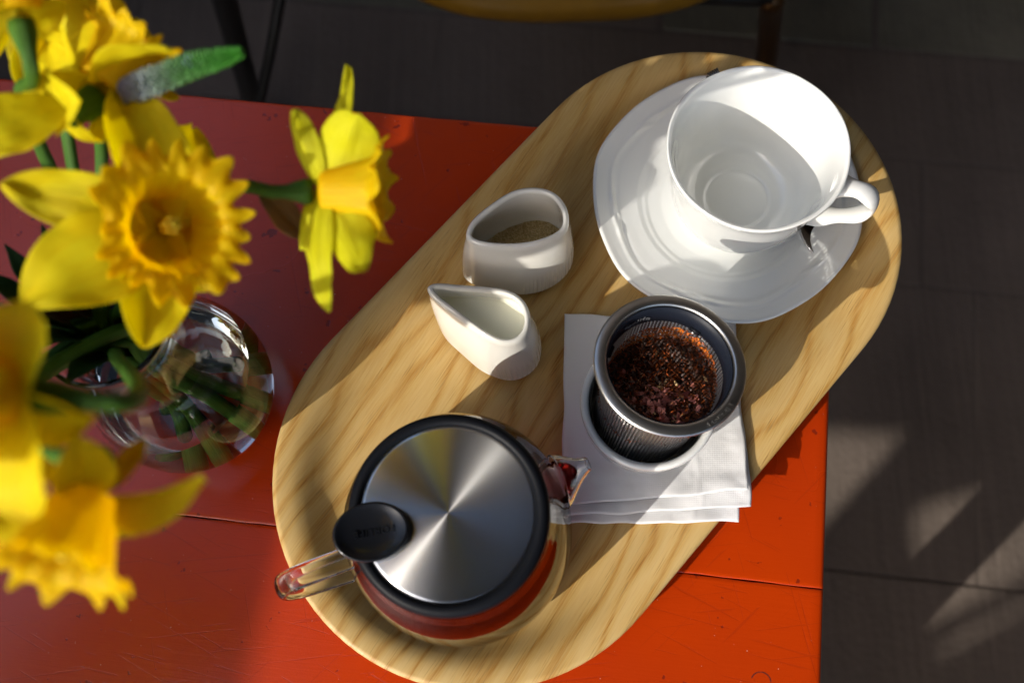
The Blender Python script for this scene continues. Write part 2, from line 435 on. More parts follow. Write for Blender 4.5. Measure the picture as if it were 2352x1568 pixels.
# ------------------------------------------------------------ saucer, cup, spoon
SC = Vector((.1068, .2525, 0))
def lobe(t):
    a = (t + .35) % (PI / 3) / (PI / 3)             # six lobes, each ogee shaped
    return .5 + .5 * math.cos(2 * PI * a) + .14 * math.cos(4 * PI * a)
SR = .0768
def sz(r, t):
    z = interp([(0, .0135), (.024, .0135), (.0275, .0128), (.036, .0134), (.044, .0152), (.0475, .0166), (.0505, .0182), (.056, .0196), (.066, .0225), (.072, .0247), (.0755, .0262), (.078, .0262)], r)
    rl = .0655 + .0011 * lobe(t)                    # raised ornamental line that follows the lobes
    am = .5 + .5 * abs(math.sin(3 * (t + .35)))
    z += .0010 * am * math.exp(-((r - rl) / .0013) ** 2) - .0004 * am * math.exp(-((r - rl + .003) / .0014) ** 2)
    z += .0003 * math.exp(-((r - .0458) / .0014) ** 2)
    a = (t + .35) % (PI / 3) - PI / 6               # little scroll under each cusp
    z += .0009 * math.exp(-((r - .0625 - abs(a) * .016) / .0011) ** 2) * sstep(.26, .12, abs(a))
    return z
N = 288
top_r = [0.0001] + [.004 * i for i in range(1, 7)] + [.025 + .00075 * i for i in range(int((.0762 - .025) / .00075))]
rows = []
for r in top_r + [.0768]:
    rows.append([])
    for j in range(N):
        t = 2 * PI * j / N; k = 1 + 0.021 * (lobe(t) - .5) * sstep(.045, SR, r)
        z = sz(r, t) - (.0008 if r == .0768 else 0)
        rows[-1].append(SC + Vector((r * k * math.cos(t), r * k * math.sin(t), z)))
for r, z in ((.0768, .0242), (.074, .0225), (.060, .0165), (.048, .0125), (.045, .0095), (.0445, .0084), (.042, .0084), (.041, .0105), (.0001, .0105)):
    rows.append([SC + Vector(((r * (1 + 0.021 * (lobe(2 * PI * j / N) - .5) * sstep(.045, SR, r))) * math.cos(2 * PI * j / N), (r * (1 + 0.021 * (lobe(2 * PI * j / N) - .5) * sstep(.045, SR, r))) * math.sin(2 * PI * j / N), z)) for j in range(N)])
MB().grid(rows, closed_v=True).build('saucer', M_porc, thingprops=('white scalloped porcelain saucer under the big teacup', 'saucer'))

CC = Vector((.1135, .2525, 0))
cup = thing('teacup', (CC.x, CC.y, .0135), 'large empty white porcelain teacup with wide lip standing on the saucer', 'cup')
cp = [(.0001, .0162), (.024, .0162), (.0252, .0142), (.0265, .0138), (.0275, .0150), (.0292, .0180), (.0335, .0215), (.0372, .0270), (.0398, .0350), (.0415, .0450), (.0427, .0550), (.0437, .0650), (.0448, .0730), (.0462, .0790), (.0474, .0822),
      (.0477, .0834), (.0473, .0843), (.0464, .0844), (.0455, .0836), (.0446, .0812), (.0434, .0770), (.0422, .0710), (.0411, .0630), (.0399, .0530), (.0386, .0430), (.0366, .0345), (.0332, .0272), (.0285, .0226), (.0235, .0205), (.0195, .0200), (.0178, .0192), (.0160, .0190), (.0001, .0190)]
def cuprf(t, r, z): return 1 + .007 * (abs(math.sin(3 * t + .4)) - .6) * sstep(.035, .084, z)
pl = [Vector((r, z, 0)) for r, z in cp]; pl = catmull(pl[:1] + pl[1:], 3)
b = MB(); b.lathe(CC, [(max(.0001, p.x), p.y) for p in pl], 128, rf=cuprf)
b.build('bowl', M_porc, cup)
hdv = (P(2010, 492, .058) - Vector((CC.x, CC.y, .058))); hdv.z = 0; hdv.normalize()
def hp(r, z): return CC + hdv * r + Vector((0, 0, z))
path = catmull([hp(.0435, .0735), hp(.049, .0755), hp(.058, .0765), hp(.0655, .0715), hp(.0672, .0620), hp(.0625, .0510), hp(.0530, .0410), hp(.0455, .0345), hp(.0385, .0310)], 6)
m_ = len(path)
rad = [.0042 + .0022 * (abs(i / (m_ - 1) - .5) * 2) ** 3 + .0006 * math.sin(i * .5) for i in range(m_)]
MB().tube(path, rad, 16, flat=(1.25, .62), up=None).build('handle', M_porc, cup)
sp = thing('teaspoon', SC + Vector((.03, .01, .02)), 'steel teaspoon with a patterned handle end tucked behind the teacup', 'spoon')
a0, a1 = P(1634, 168, .031), P(1886, 538, .0205)
dr = (a1 - a0).normalized(); sdv = Vector((-dr.y, dr.x, 0)).normalized()
pts = [a0.lerp(a1, i / 20) - Vector((0, 0, .0065 * math.sin(PI * i / 20))) - sdv * (-.0045 * math.sin(PI * i / 20)) for i in range(16)]
MB().tube(pts, [.0045 if i < 2 else (.0038 if i < 4 else .0022) for i in range(16)], 10, flat=(1, .45), up=(0, 0, 1)).build('handle', M_spoon, sp)
rows = []
for i in range(9):
    r = i / 8
    rows.append([a1 + dr * (.017 * r * math.cos(t)) + sdv * (.0115 * r * math.sin(t)) + Vector((0, 0, -.0035 * (1 - r * r))) for t in [2 * PI * j / 28 for j in range(28)]])
MB().grid(rows, closed_v=True).build('spoon_bowl', M_spoon, sp, solid=.0008)
b = MB()
for k in range(5):
    b.tube([a0 + sdv * (k - 2) * .0016 + Vector((0, 0, .0022)), a0 + dr * .008 + sdv * (k - 2) * .0009 + Vector((0, 0, .0022))], [.0007, .0004], 6)
b.build('fluting', M_spoon, sp)

# ------------------------------------------------------------ sugar pot and creamer (outlines lofted from base to lip)
def pot(name, lip, base, zl, zb, label, mat, nflute=True, th=.0032, lipz=None, depth=.012):
    L = loopcat([P(x, y, zl) for x, y in lip], 8); B = loopcat([P(x, y, zb) for x, y in base], 8)
    # resample both by angle about the centre so that they pair up
    def resample(q, c, N=480):
        an = sorted((((math.atan2(p.y - c.y, p.x - c.x)) % (2 * PI)), p) for p in q); out = []
        for j in range(N):
            t = 2 * PI * j / N
            lo = max([a for a in an if a[0] <= t], default=(an[-1][0] - 2 * PI, an[-1][1]), key=lambda a: a[0])
            hi = min([a for a in an if a[0] > t], default=(an[0][0] + 2 * PI, an[0][1]), key=lambda a: a[0])
            k = (t - lo[0]) / (hi[0] - lo[0] + 1e-9); out.append(lo[1].lerp(hi[1], k))
        return out
    cl = sum(L, Vector()) / len(L); cb = sum(B, Vector()) / len(B)
    L = resample(L, cl); B = resample(B, cb)
    for _ in range(40): L = [(L[i - 1] + L[i] * 2 + L[(i + 1) % len(L)]) / 4 for i in range(len(L))]
    for _ in range(40): B = [(B[i - 1] + B[i] * 2 + B[(i + 1) % len(B)]) / 4 for i in range(len(B))]
    lz = (lambda p: 0) if lipz is None else lipz
    def inset(q, d):
        out = []
        for i, p in enumerate(q):
            t = q[(i + 1) % len(q)] - q[i - 1]; t.z = 0; t.normalize(); out.append(p + Vector((-t.y, t.x, 0)) * d)
        return out
    def ring(f, ins=0., dz=0., full=False):
        q = []
        for i, (l, b_) in enumerate(zip(L, B)):
            p = b_.lerp(l, f); bulge = .0012 * math.sin(PI * min(1, f))
            e = b_.lerp(l, f); c_ = cb.lerp(cl, f); o = (e - c_); o.z = 0
            an = math.atan2(o.y, o.x); fm = sstep(-1.75, -1.2, an) * sstep(.9, .2, an) * sstep(.02, .06, f) * sstep(.40, .25 + .12 * sstep(-1.6, .2, an), f)
            p = p + o.normalized() * (bulge + .00022 * fm * math.cos(an * 62))
            if full: p = p.copy()
            p.z = lerp(zb, zl + lz(l), f) + dz; q.append(p)
        return inset(q, ins) if ins else q
    rows = [inset(ring(0, 0, .001), .0035)[:], ring(0, .0012, -.0), ring(0, .0002, .0016), ring(.05), ring(.1), ring(.16), ring(.22), ring(.28), ring(.34), ring(.39), ring(.45), ring(.65), ring(.82), ring(.93), ring(.985, -.0003), ring(1., .0004, .0005), ring(1., .0013, .0010), ring(1., .0022, .0008), ring(.99, .0029), ring(.95, .0031), ring(.8, .0031), ring(.6, .0031), ring(.4, .0032), ring(.25, .0034), ring(.14, .0045), ring(.10, .0075)]
    root = thing(name, (cb.x, cb.y, zb), label, 'sugar bowl' if name == 'sugar_pot' else 'creamer')
    cen = sum(rows[-1], Vector()) / len(L)
    rows.append([cen.lerp(p, .05) for p in rows[-1]])
    MB().grid(rows, closed_v=True, cap0=True, cap1=True).build('body', mat, root)
    # fine raised flutes low on the rounded end
    return root, ring, cl, cb
ps, ring_s, cls_, cbs = pot('sugar_pot', [(1071, 538), (1086, 505), (1130, 468), (1180, 438), (1228, 431), (1270, 441), (1298, 472), (1305, 510), (1290, 538), (1240, 560), (1180, 569), (1120, 566), (1082, 556)],
                       [(1062, 632), (1070, 590), (1120, 545), (1190, 512), (1250, 505), (1300, 530), (1316, 580), (1308, 625), (1265, 663), (1205, 679), (1140, 672), (1085, 655)], .055, .011,
                       'white teardrop shaped pot holding brown sugar', M_cream)
q = ring_s(.16, .0042); c0 = sum(q, Vector()) / len(q)
rows = [[c0.lerp(p, k) + Vector((0, 0, .003 * (1 - k * k) + noise.noise(p * k * 300) * .0006)) for p in q] for k in (.02, .2, .4, .6, .8, .93, 1.)]
b = MB(); b.grid(rows, closed_v=True, cap0=True)
for k in range(1500):
    i = rnd.randrange(len(q)); f = math.sqrt(rnd.random()) * .97; p = c0.lerp(q[i], f) + Vector((0, 0, .003 * (1 - f * f) + .0002)); s_ = rnd.uniform(.0002, .00045)
    b.box(p, (s_, s_, s_), rnd.random() * 3)
o = b.build('sugar', M_sugar, smooth=False, kind='stuff', thingprops=('golden brown raw sugar filling the bottom of the teardrop pot', 'sugar'))
tipc = P(980, 669, .05)
pc, ring_c, clc, cbc = pot('creamer', [(981, 668), (1000, 655), (1050, 655), (1110, 659), (1165, 667), (1200, 688), (1216, 722), (1213, 758), (1190, 784), (1155, 790), (1120, 776), (1073, 744), (1030, 712), (1000, 693)],
                       [(1008, 742), (1025, 716), (1070, 706), (1130, 708), (1190, 722), (1228, 752), (1244, 795), (1236, 840), (1205, 868), (1165, 876), (1110, 856), (1060, 815), (1022, 778)], .050, .011,
                       'small white teardrop creamer full of milk with its pouring lip pointing left', M_cream, lipz=lambda p: .004 * sstep(.022, 0, (p - tipc).length))
q = ring_c(.70, .0029)
for p in q: p.z = lerp(.011, .050, .70)
c0 = sum(q, Vector()) / len(q)
MB().grid([[c0.lerp(p, k) + Vector((0, 0, .0006 * sstep(.93, 1, k))) for p in q] for k in (.02, .5, .8, .93, .97, 1.0)], closed_v=True, cap0=True).build('milk', M_milk, kind='stuff', thingprops=('pale milk inside the small teardrop creamer', 'milk'))
# ------------------------------------------------------------ napkins
def nz(x, y): 
    return sum(tray_h(x + a, y + b) for a in (-.006, 0, .006) for b in (-.006, 0, .006)) / 9
def napkin(corners, off, label, seed, wav=.0012):
    TLc, TRc, BRc, BLc = [P(x, y, .016) for x, y in corners]
    NN = 70; rows = []
    for i in range(NN + 1):
        row = []
        for j in range(NN + 1):
            u, v = j / NN, i / NN
            p = TLc.lerp(TRc, u).lerp(BLc.lerp(BRc, u), v)
            e = min(u, v, 1 - u, 1 - v)
            jit = wav * sstep(.12, 0, e)
            p = p + Vector((noise.noise(Vector((u * 5, v * 5, seed))), noise.noise(Vector((u * 5, v * 5, seed + 9))), 0)) * jit
            lift = .0016 * (1 - sstep(0, .1, min(1 - u, 1 - v))) * (.5 + noise.noise(Vector((u * 7, v * 7, seed + 3))))
            rip = .0006 * noise.noise(Vector((u * 9, v * 9, seed + 5))) + .0009 * max(0, noise.noise(Vector((u * 3 + v * 9, v * 4 - u * 7, seed + 15)))) ** 2 + .0005 * math.exp(-((u - .72 - .03 * math.sin(v * 9)) / .012) ** 2) * sstep(.55, .7, v)
            p.z = nz(p.x, p.y) + off + max(0, lift) + abs(rip) + .0009 * sstep(.10, .02, abs(v - .93 + .04 * math.sin(u * 4 + seed)))
            row.append(p)
        rows.append(row)
    MB().grid(rows).build('napkin_layer', M_nap, napr, solid=.0003)
nc = P(1490, 960, .012)
napr = thing('paper_napkin', (nc.x, nc.y, .0085), 'folded white embossed paper napkins under the infuser bowl, overhanging the tray lip', 'napkin')
napkin([(1297, 716), (1690, 730), (1710, 1132), (1290, 1156)], .0044, '', 1.)
napkin([(1300, 722), (1694, 736), (1718, 1168), (1302, 1180)], .0022, '', 4., .0018)
napkin([(1300, 730), (1680, 740), (1691, 1203), (1310, 1198)], .0006, '', 8., .0018)

# ------------------------------------------------------------ little bowl with the infuser
BC = Vector((.0548, .1235, 0))
bp = [(.0001, .0165), (.017, .0165), (.018, .0145), (.0205, .0145), (.0225, .017), (.0275, .022), (.0320, .030), (.0342, .040), (.0350, .050), (.0352, .0550), (.0348, .0566), (.0334, .0574), (.0318, .0568), (.0308, .0548), (.0304, .048), (.0296, .038), (.0276, .028), (.0225, .0215), (.015, .0200), (.0001, .0198)]
pl = catmull([Vector((r, z, 0)) for r, z in bp], 3)
MB().lathe(BC, [(max(.0001, p.x), p.y) for p in pl], 96).build('drip_bowl', M_porc, thingprops=('small round white bowl on the napkins holding the infuser', 'bowl'))
IB = Vector((.0530, .1215, .0230)); IT = Vector((.0610, .1322, .1000)); IA = (IT - IB).normalized(); IL = (IT - IB).length
iq = Vector((0, 0, 1)).rotation_difference(IA)
inf = thing('tea_infuser', IB, 'round steel mesh tea infuser basket leaning in the little white bowl', 'tea infuser')
def il(r, t, z): return IB + iq @ Vector((r * math.cos(t), r * math.sin(t), z))
# flared rim
MB().lathe(IB, [(.0300, IL - .010), (.0303, IL - .004), (.0306, IL - .0010), (.0311, IL - .0002), (.0320, IL + .0001), (.0340, IL - .0002), (.0358, IL - .0006), (.0365, IL - .0011), (.0367, IL - .0017), (.0364, IL - .0022), (.0345, IL - .0022), (.0318, IL - .0022), (.0311, IL - .005), (.0308, IL - .010)], 128, axis=IA, closed=True).build('rim', M_steel, inf)
MB().lathe(IB, [(.0289, IL - .0135), (.0295, IL - .009), (.0302, IL - .0012), (.0298, IL - .0012), (.0291, IL - .009), (.0285, IL - .0135)], 96, axis=IA, closed=True).build('inner_band', M_bank, inf)
MB().lathe(IB, [(.0298, IL - .0125), (.0306, IL - .009), (.0310, IL - .004), (.0302, IL - .004), (.0296, IL - .0125)], 96, axis=IA, closed=True).build('outer_band', M_steel, inf)
b = MB(); NWR = 100
for k in range(NWR):
    t = 2 * PI * k / NWR; d = .50 * PI / NWR
    p0 = [il(r, t + s_, z) for r, z in ((.0262, .003), (.0294, IL - .012)) for s_ in (-d, d)]
    p1 = [il(r - .0005, t + s_, z) for r, z in ((.0262, .003), (.0294, IL - .012)) for s_ in (-d, d)]
    b.add(p0 + p1, [[0, 1, 3, 2], [4, 6, 7, 5], [0, 2, 6, 4], [1, 5, 7, 3]])
b.build('mesh_wall', M_mesh, inf, kind='stuff', smooth=False)
b = MB()
for k in range(34):
    z = .004 + (IL - .016) * k / 33; r = lerp(.0262, .0294, k / 33) - .0002
    b.lathe(IB, [(r, z - .00012), (r, z + .00012), (r - .0003, z + .00012), (r - .0003, z - .00012)], 72, axis=IA, closed=True)
b.build('mesh_ring', M_mesh, inf, kind='stuff')
MB().lathe(IB, [(.0001, 0), (.024, 0), (.0262, .0015), (.0266, .004), (.0260, .004), (.0255, .002), (.0001, .001)], 64, axis=IA).build('base_disc', M_steel, inf)
# the side grips: two small slots and rivets
for t in (2.75, .95):
    b = MB(); b.tube([il(.0289, t - .10, IL - .013), il(.0289, t + .10, IL - .013)], [.0016, .0016], 8); b.build('slot', M_rubber, inf)
    b = MB(); b.lathe(il(.0287, t + .02, IL - .016), [(.0001, .0008), (.0010, .0006), (.0014, -.0003)], 12, axis=il(0, 0, 0) - il(1, t, 0)); b.build('rivet', M_steel, inf)

def letters(text, name, mat, parent, size, mapf, extrude=.0001, spacing=1.0):
    cu = bpy.data.curves.new(name, 'FONT'); cu.body = text; cu.size = size; cu.align_x = 'CENTER'; cu.align_y = 'CENTER'; cu.extrude = extrude; cu.space_character = spacing
    cu.resolution_u = 4
    o = bpy.data.objects.new(name, cu); col.objects.link(o)
    dg = bpy.context.evaluated_depsgraph_get(); me = bpy.data.meshes.new_from_object(o.evaluated_get(dg))
    bpy.data.objects.remove(o); bpy.data.curves.remove(cu)
    off = Vector((0, 0, 0)); r = parent
    while r is not None: off = off + Vector(r.location); r = r.parent
    bm = bmesh.new(); bm.from_mesh(me); bmesh.ops.triangulate(bm, faces=bm.faces)
    bmesh.ops.subdivide_edges(bm, edges=[e for e in bm.edges if e.calc_length() > size * .3], cuts=2)
    for v in bm.verts: v.co = mapf(v.co.x, v.co.y, v.co.z) - off
    bm.to_mesh(me); bm.free(); me.materials.clear(); me.materials.append(mat)
    ob = bpy.data.objects.new(name, me); ob.parent = parent; col.objects.link(ob); return ob
# embossed name inside the basket band (far side) and on the near rim
letters('forlife', 'lettering', M_etch, inf, .0058, lambda x, y, z: il(.0285 - z, 2.05 - x / .029, IL - .0093 + y), .00015, 1.1)
letters('FORLIFE', 'lettering', M_rim_etch, inf, .0038, lambda x, y, z: il(.0341 + y, -.85 + x / .034, IL + .00035 + z), .00008, 1.3)

# spent leaves
def flake(b, p, L, W, nrm, curl):
    t = Vector((rnd.uniform(-1, 1), rnd.uniform(-1, 1), rnd.uniform(-1, 1))); t = (t - nrm * t.dot(nrm)).normalized(); s_ = nrm.cross(t)
    rows = []
    for i in range(4):
        u = i / 3 - .5; w_ = W * (1 - (2 * abs(u)) ** 2 * .6)
        rows.append([p + t * L * u + s_ * w_ * v + nrm * (curl * L * (u * u * 2) + curl * W * abs(v)) for v in (-.5, .5)])
    b.grid(rows)
M_leafs = [simple('tea_leaf_dark', (.055, .02, .008), .5), simple('tea_leaf_brown', (.20, .05, .012), .5), simple('tea_leaf_rust', (.48, .10, .012), .5),
           simple('tea_leaf_orange', (.80, .22, .015), .5), simple('tea_petal_pink', (.62, .22, .17), .6), simple('tea_petal_tan', (.65, .42, .18), .6)]
def surf(r, t):                                   # height of the heap, higher up the right hand wall
    x, y = r * math.cos(t), r * math.sin(t)
    return .0378 + .003 * (x / .028) + .002 * y / .028 + .010 * sstep(.018, .0285, r) * (.6 + .7 * math.cos(t - .3)) + noise.noise(Vector((x * 160, y * 160, 2))) * .0022
b = MB(); rows = [[il(r, 2 * PI * j / 64, surf(r, 2 * PI * j / 64) - .001) for j in range(64)] for r in (.0001, .005, .01, .015, .019, .022, .0245, .0262, .0272)]
heap = b.grid(rows, closed_v=True)
tl = b.build('tea_leaves', M_leafs[0], thingprops=('heap of wet red brown tea leaves and pink petals inside the steel infuser', 'tea leaves'), kind='stuff')
for mt in M_leafs[1:]: tl.data.materials.append(mt)
bb = MB(); mats = []
def addf(cnt, mi, Lr, Wr, rf, lift, tf=None):
    for k in range(cnt):
        t = rnd.random() * 2 * PI if tf is None else tf(); r = rf(); r = min(r, .0272)
        nf = len(bb.f)
        p = il(r, t, surf(r, t) + rnd.uniform(-.0008, lift))
        nn = (IA + Vector((rnd.uniform(-.8, .8), rnd.uniform(-.8, .8), rnd.uniform(-.3, .5)))).normalized()
        flake(bb, p, rnd.uniform(*Lr), rnd.uniform(*Wr), nn, rnd.uniform(-.5, .6)); mats.extend([mi] * (len(bb.f) - nf))
sq = lambda: .0275 * math.sqrt(rnd.random())
addf(1900, 0, (.0015, .0045), (.0005, .0014), sq, .0022)
addf(1500, 1, (.0015, .004), (.0004, .0012), sq, .0025)
addf(900, 2, (.001, .0035), (.0003, .0009), sq, .0028)
addf(150, 4, (.003, .0075), (.0015, .004), lambda: rnd.uniform(.002, .024), .003, lambda: rnd.gauss(-1.5, .9))
addf(40, 5, (.002, .006), (.0008, .002), lambda: rnd.uniform(.002, .025), .003)
# bits clinging to the mesh wall above the heap
for k in range(2300):
    t = rnd.gauss(1.1, 1.25); hz = rnd.random() ** 1.6 * .016 * (.5 + .5 * max(0, math.cos(t - .9))); nf = len(bb.f); zz = .0435 + hz * 1.2; r = lerp(.0262, .0294, zz / IL) - .0010
    nn = -(il(1, t, 0) - il(0, t, 0)).normalized()
    flake(bb, il(r, t, zz), rnd.uniform(.001, .003), rnd.uniform(.0003, .0010), nn, .3)
    mats.extend([rnd.choice((0, 1, 2, 2, 3, 3))] * (len(bb.f) - nf))
tmp = bb.build('tea_leaf_bits', M_leafs[0], tl, smooth=False, kind='stuff')
for mt in M_leafs[1:]: tmp.data.materials.append(mt)
for i, mi in enumerate(mats): tmp.data.polygons[i].material_index = mi

# ------------------------------------------------------------ glass vessels with liquid
def vessel(c, outer, inner, level, parent, name, mats, props_, N=128):
    """outer runs bottom to lip, inner lip to bottom; below the liquid level the liquid itself is the inner interface"""
    cat = [Vector((r, z, 0)) for r, z in outer + inner]; k0 = (len(outer) - 1) * 4
    cat = catmull(cat, 4); o_, i_ = cat[:k0 + 1], cat[k0 + 1:]
    k = next(j for j in range(len(i_)) if i_[j].y < level and all(q.y < level for q in i_[j:]))
    a, b_ = i_[k - 1], i_[k]; t = (a.y - level) / (a.y - b_.y); con = a.lerp(b_, t)
    fx = lambda q: (max(.00002, q.x), q.y)
    MB().lathe(c, [fx(q) for q in o_ + i_[:k] + [con]], N).build('body', M_glass, parent)
    o = MB().lathe(c, [(.00002, level), (con.x * .6, level)] + [fx(q) for q in [con] + i_[k:]], N).build(name, mats[1], kind='stuff', thingprops=props_)
    o.data.materials.append(mats[0])
    zl = max(v.co.z for v in o.data.vertices)
    for p in o.data.polygons:
        if all(o.data.vertices[v].co.z > zl - 1e-6 for v in p.vertices): p.material_index = 1; p.use_smooth = False
    return con
# ------------------------------------------------------------ teapot
PC = Vector((-.0425, .0612, 0))
pot_ = thing('glass_teapot', (PC.x, PC.y, .0085), 'round glass teapot of red tea with brushed steel lid and black thumb tab', 'teapot')
op = [(.0001, .0088), (.044, .0088), (.050, .0100), (.0545, .0140), (.0572, .0210), (.0578, .0300), (.0574, .0450), (.0563, .0580), (.0545, .0700), (.0518, .0800), (.0488, .0875), (.0466, .0930), (.0450, .0970), (.0440, .0975)]
ip = [(.0432, .0970), (.0443, .0918), (.0466, .0860), (.0495, .0785), (.0519, .0690), (.0538, .0570), (.0549, .0450), (.0552, .0300), (.0545, .0225), (.0515, .0165), (.0470, .0130), (.043, .0122), (.0001, .0122)]
vessel(PC, op, ip, .0850, pot_, 'tea', (M_tea, M_tea_wall), ('clear deep red tea filling the glass teapot', 'tea'))
# lid
LZ = .0985
ld = thing('tmp', (0, 0, 0), '', '') ; bpy.data.objects.remove(ld)
ringp = [(.0400, LZ + .0075), (.0404, LZ + .0088), (.0420, LZ + .0096), (.0440, LZ + .0092), (.0454, LZ + .0078), (.0459, LZ + .0055), (.0457, LZ + .0020), (.0450, LZ), (.0425, LZ - .0010), (.0395, LZ - .0010), (.0392, LZ + .004)]
lr = MB().lathe(PC, ringp, 128, closed=True).build('lid_gasket', M_rubber, pot_)
dz = [(.0001, LZ + .0088), (.010, LZ + .00875), (.020, LZ + .0086), (.030, LZ + .0084), (.038, LZ + .0082), (.0401, LZ + .0080), (.0402, LZ + .0060), (.0001, LZ + .0050)]
# object origin on the lid axis, for the radial brushing
le = bpy.data.objects.new('lid_disc', None)
b = MB().lathe(PC, dz, 160)
me_o = b.build('lid_disc', M_brush, pot_)
MB().lathe(PC, [(.0392, LZ), (.0392, LZ - .012), (.0385, LZ - .0125), (.0385, LZ), ], 96, closed=True).build('lid_collar', M_steel, pot_)
# thumb tab: a dished black oval standing over the gasket
tc = P(852, 1221, .1115); ta = math.radians(12)
tux = Vector((math.cos(ta), math.sin(ta), -.08)).normalized(); tvx = Vector((-math.sin(ta), math.cos(ta), 0)); tn = tux.cross(tvx)
def tp(x, y, z): return tc + tux * x + tvx * y + tn * z
rows = []
for r, z in ((.001, -.0006), (.3, -.0005), (.6, .0), (.8, .0009), (.9, .0018), (.96, .0022), (1., .0018), (1.02, .0008), (1.0, -.0010), (.9, -.0026), (.6, -.0034), (.001, -.0038)):
    rows.append([tp(.0168 * r * math.cos(2 * PI * j / 64), .0130 * r * math.sin(2 * PI * j / 64), z) for j in range(64)])
tab = MB().grid(rows, closed_v=True).build('thumb_tab', M_tabm, pot_)
letters('FORLIFE', 'lettering', M_rubber, tab, .0046, lambda x, y, z: tp(-x + .0015, -y, -.00045 + .0030 * ((x / .0168) ** 2) + z), .00022, 1.15)
pth = [tp(-.002, .0, -.003), PC + Vector((-.040, -.010, LZ + .003))]
MB().tube([tp(0, 0, -.0015), tp(0, 0, -.0065)], .008, 20).build('tab_foot', M_rubber, pot_)
# spout
sa = math.radians(21); sd = Vector((math.cos(sa), math.sin(sa), 0)); ss = Vector((-sd.y, sd.x, 0))
def spr(r, z, wdt, hgt, N=32):
    c = PC + sd * r + Vector((0, 0, z)); out = []
    for j in range(N):
        a = 2 * PI * j / N; x = math.cos(a); y = math.sin(a)
        k = 1 - .35 * max(0, -y)
        out.append(c + ss * (x * wdt * k) + Vector((0, 0, y * hgt)) + sd * (-y * hgt * -.15))
    return out
so_ = [spr(.0535, .0710, .0140, .0150), spr(.0565, .0755, .0120, .0140), spr(.0595, .0805, .0092, .0110), spr(.0625, .0850, .0066, .0080), spr(.0652, .0885, .0048, .0055), spr(.0674, .0906, .0038, .0042), spr(.0682, .0911, .0033, .0036)]
def smooth_rows(rw, k=4):
    cols = [catmull([q[j] for q in rw], k) for j in range(len(rw[0]))]; return [[c_[i] for c_ in cols] for i in range(len(cols[0]))]
par = [(.0535, .0710, .0140, .0150), (.0565, .0755, .0120, .0140), (.0595, .0805, .0092, .0110), (.0625, .0850, .0066, .0080), (.0652, .0885, .0048, .0055), (.0674, .0906, .0038, .0042), (.0684, .0912, .0034, .0037)]
so_ = smooth_rows([spr(a, b_, c_, d, 48) for a, b_, c_, d in par])
si_ = smooth_rows([spr(a, b_, c_ - .0009, d - .0009, 48) for a, b_, c_, d in par])[::-1]
MB().grid(so_ + si_, closed_v=True, closed_u=True).build('spout', M_glass, pot_)
sl_ = [spr(.0545, .0690, .0110, .0110), spr(.0575, .0745, .0090, .0100), spr(.0605, .0795, .0062, .0070), spr(.0625, .0825, .0030, .0035), spr(.0632, .0835, .001, .001)]
MB().grid(sl_, closed_v=True, cap0=True, cap1=True).build('tea', M_tea, kind='stuff', thingprops=('bright red tea standing in the base of the glass spout', 'tea'))
# handle
ha = math.radians(201); hv = Vector((math.cos(ha), math.sin(ha), 0))
def hq(r, z): return PC + hv * r + Vector((0, 0, z))
path = catmull([hq(.0500, .0880), hq(.058, .0895), hq(.070, .0900), hq(.0800, .0880), hq(.0862, .0800), hq(.0868, .0680), hq(.0825, .0580), hq(.074, .0510), hq(.065, .0460), hq(.0575, .0430)], 7)
hs = Vector((-hv.y, hv.x, 0))
MB().tube(path, [.0052] * len(path), 18, flat=(.50, 1.08), up=hs).build('handle', M_glass, pot_)

# ------------------------------------------------------------ vase
VC = Vector((-.1905, .1375, 0))
vp = [(.0001, .0012), (.022, .0012), (.028, .0030), (.0370, .0110), (.0440, .0260), (.0464, .0440), (.0452, .0600), (.0405, .0770), (.0330, .0900), (.0270, .0990), (.0245, .1080), (.0240, .1220), (.0252, .1360), (.0278, .1470), (.0290, .1510), (.0291, .1530), (.0283, .1540), (.0270, .1532),
      (.0258, .1470), (.0232, .1360), (.0221, .1220), (.0226, .1075), (.0254, .0974), (.0317, .0884), (.0390, .0760), (.0434, .0596), (.0445, .0440), (.0421, .0270), (.0355, .0130), (.0265, .0062), (.020, .0050), (.0001, .0050)]
vase = thing('glass_vase', (VC.x, VC.y, 0), 'round bellied clear glass vase half full of water holding the daffodils', 'vase')
vessel(VC, vp[:18], vp[18:], .070, vase, 'water', (M_water, M_water_wall), ('clear water in the belly of the glass vase', 'water'))

# ------------------------------------------------------------ flowers
def petal(root, T, tip, ax, W, mat, cup=.35, bend=0., twist=0., seed=0., fold=0., solid=.00035, roll=.0):
    d = tip - T; L = d.length; d.normalize()
    side = ax.cross(d)
    if side.length < .05: side = Vector((0, 0, 1)).cross(d)
    side.normalize(); up = d.cross(side); up.normalize()
    if up.dot(ax) < 0: up = -up
    NU, NV = 18, 10; rows = []
    for i in range(NU + 1):
        u = i / NU; wp = W * 1.12 * (min(1, (u * 1.5 + .30)) ** .7) * max(0.02, (1 - u ** 3.2)) ** .62
        tw = roll + twist * u; s2 = side * math.cos(tw) + up * math.sin(tw); u2 = up * math.cos(tw) - side * math.sin(tw)
        row = []
        for j in range(NV + 1):
            v = j / NV * 2 - 1
            wob = noise.noise(Vector((u * 3, v * 1.2, seed))) * .10 * L * u + noise.noise(Vector((u * 8, v * 5, seed + 3))) * .022 * L * abs(v)
            row.append(T + d * (L * u) + s2 * (wp * v * (1 - fold * abs(v) * .3)) + u2 * (wp * cup * (v * v) + bend * L * math.sin(PI * u) + wob - .0009 * math.exp(-(v / .12) ** 2)))
        rows.append(row)
    MB().grid(rows).build('petal', mat, root, solid=solid, sub=1, offset=0)
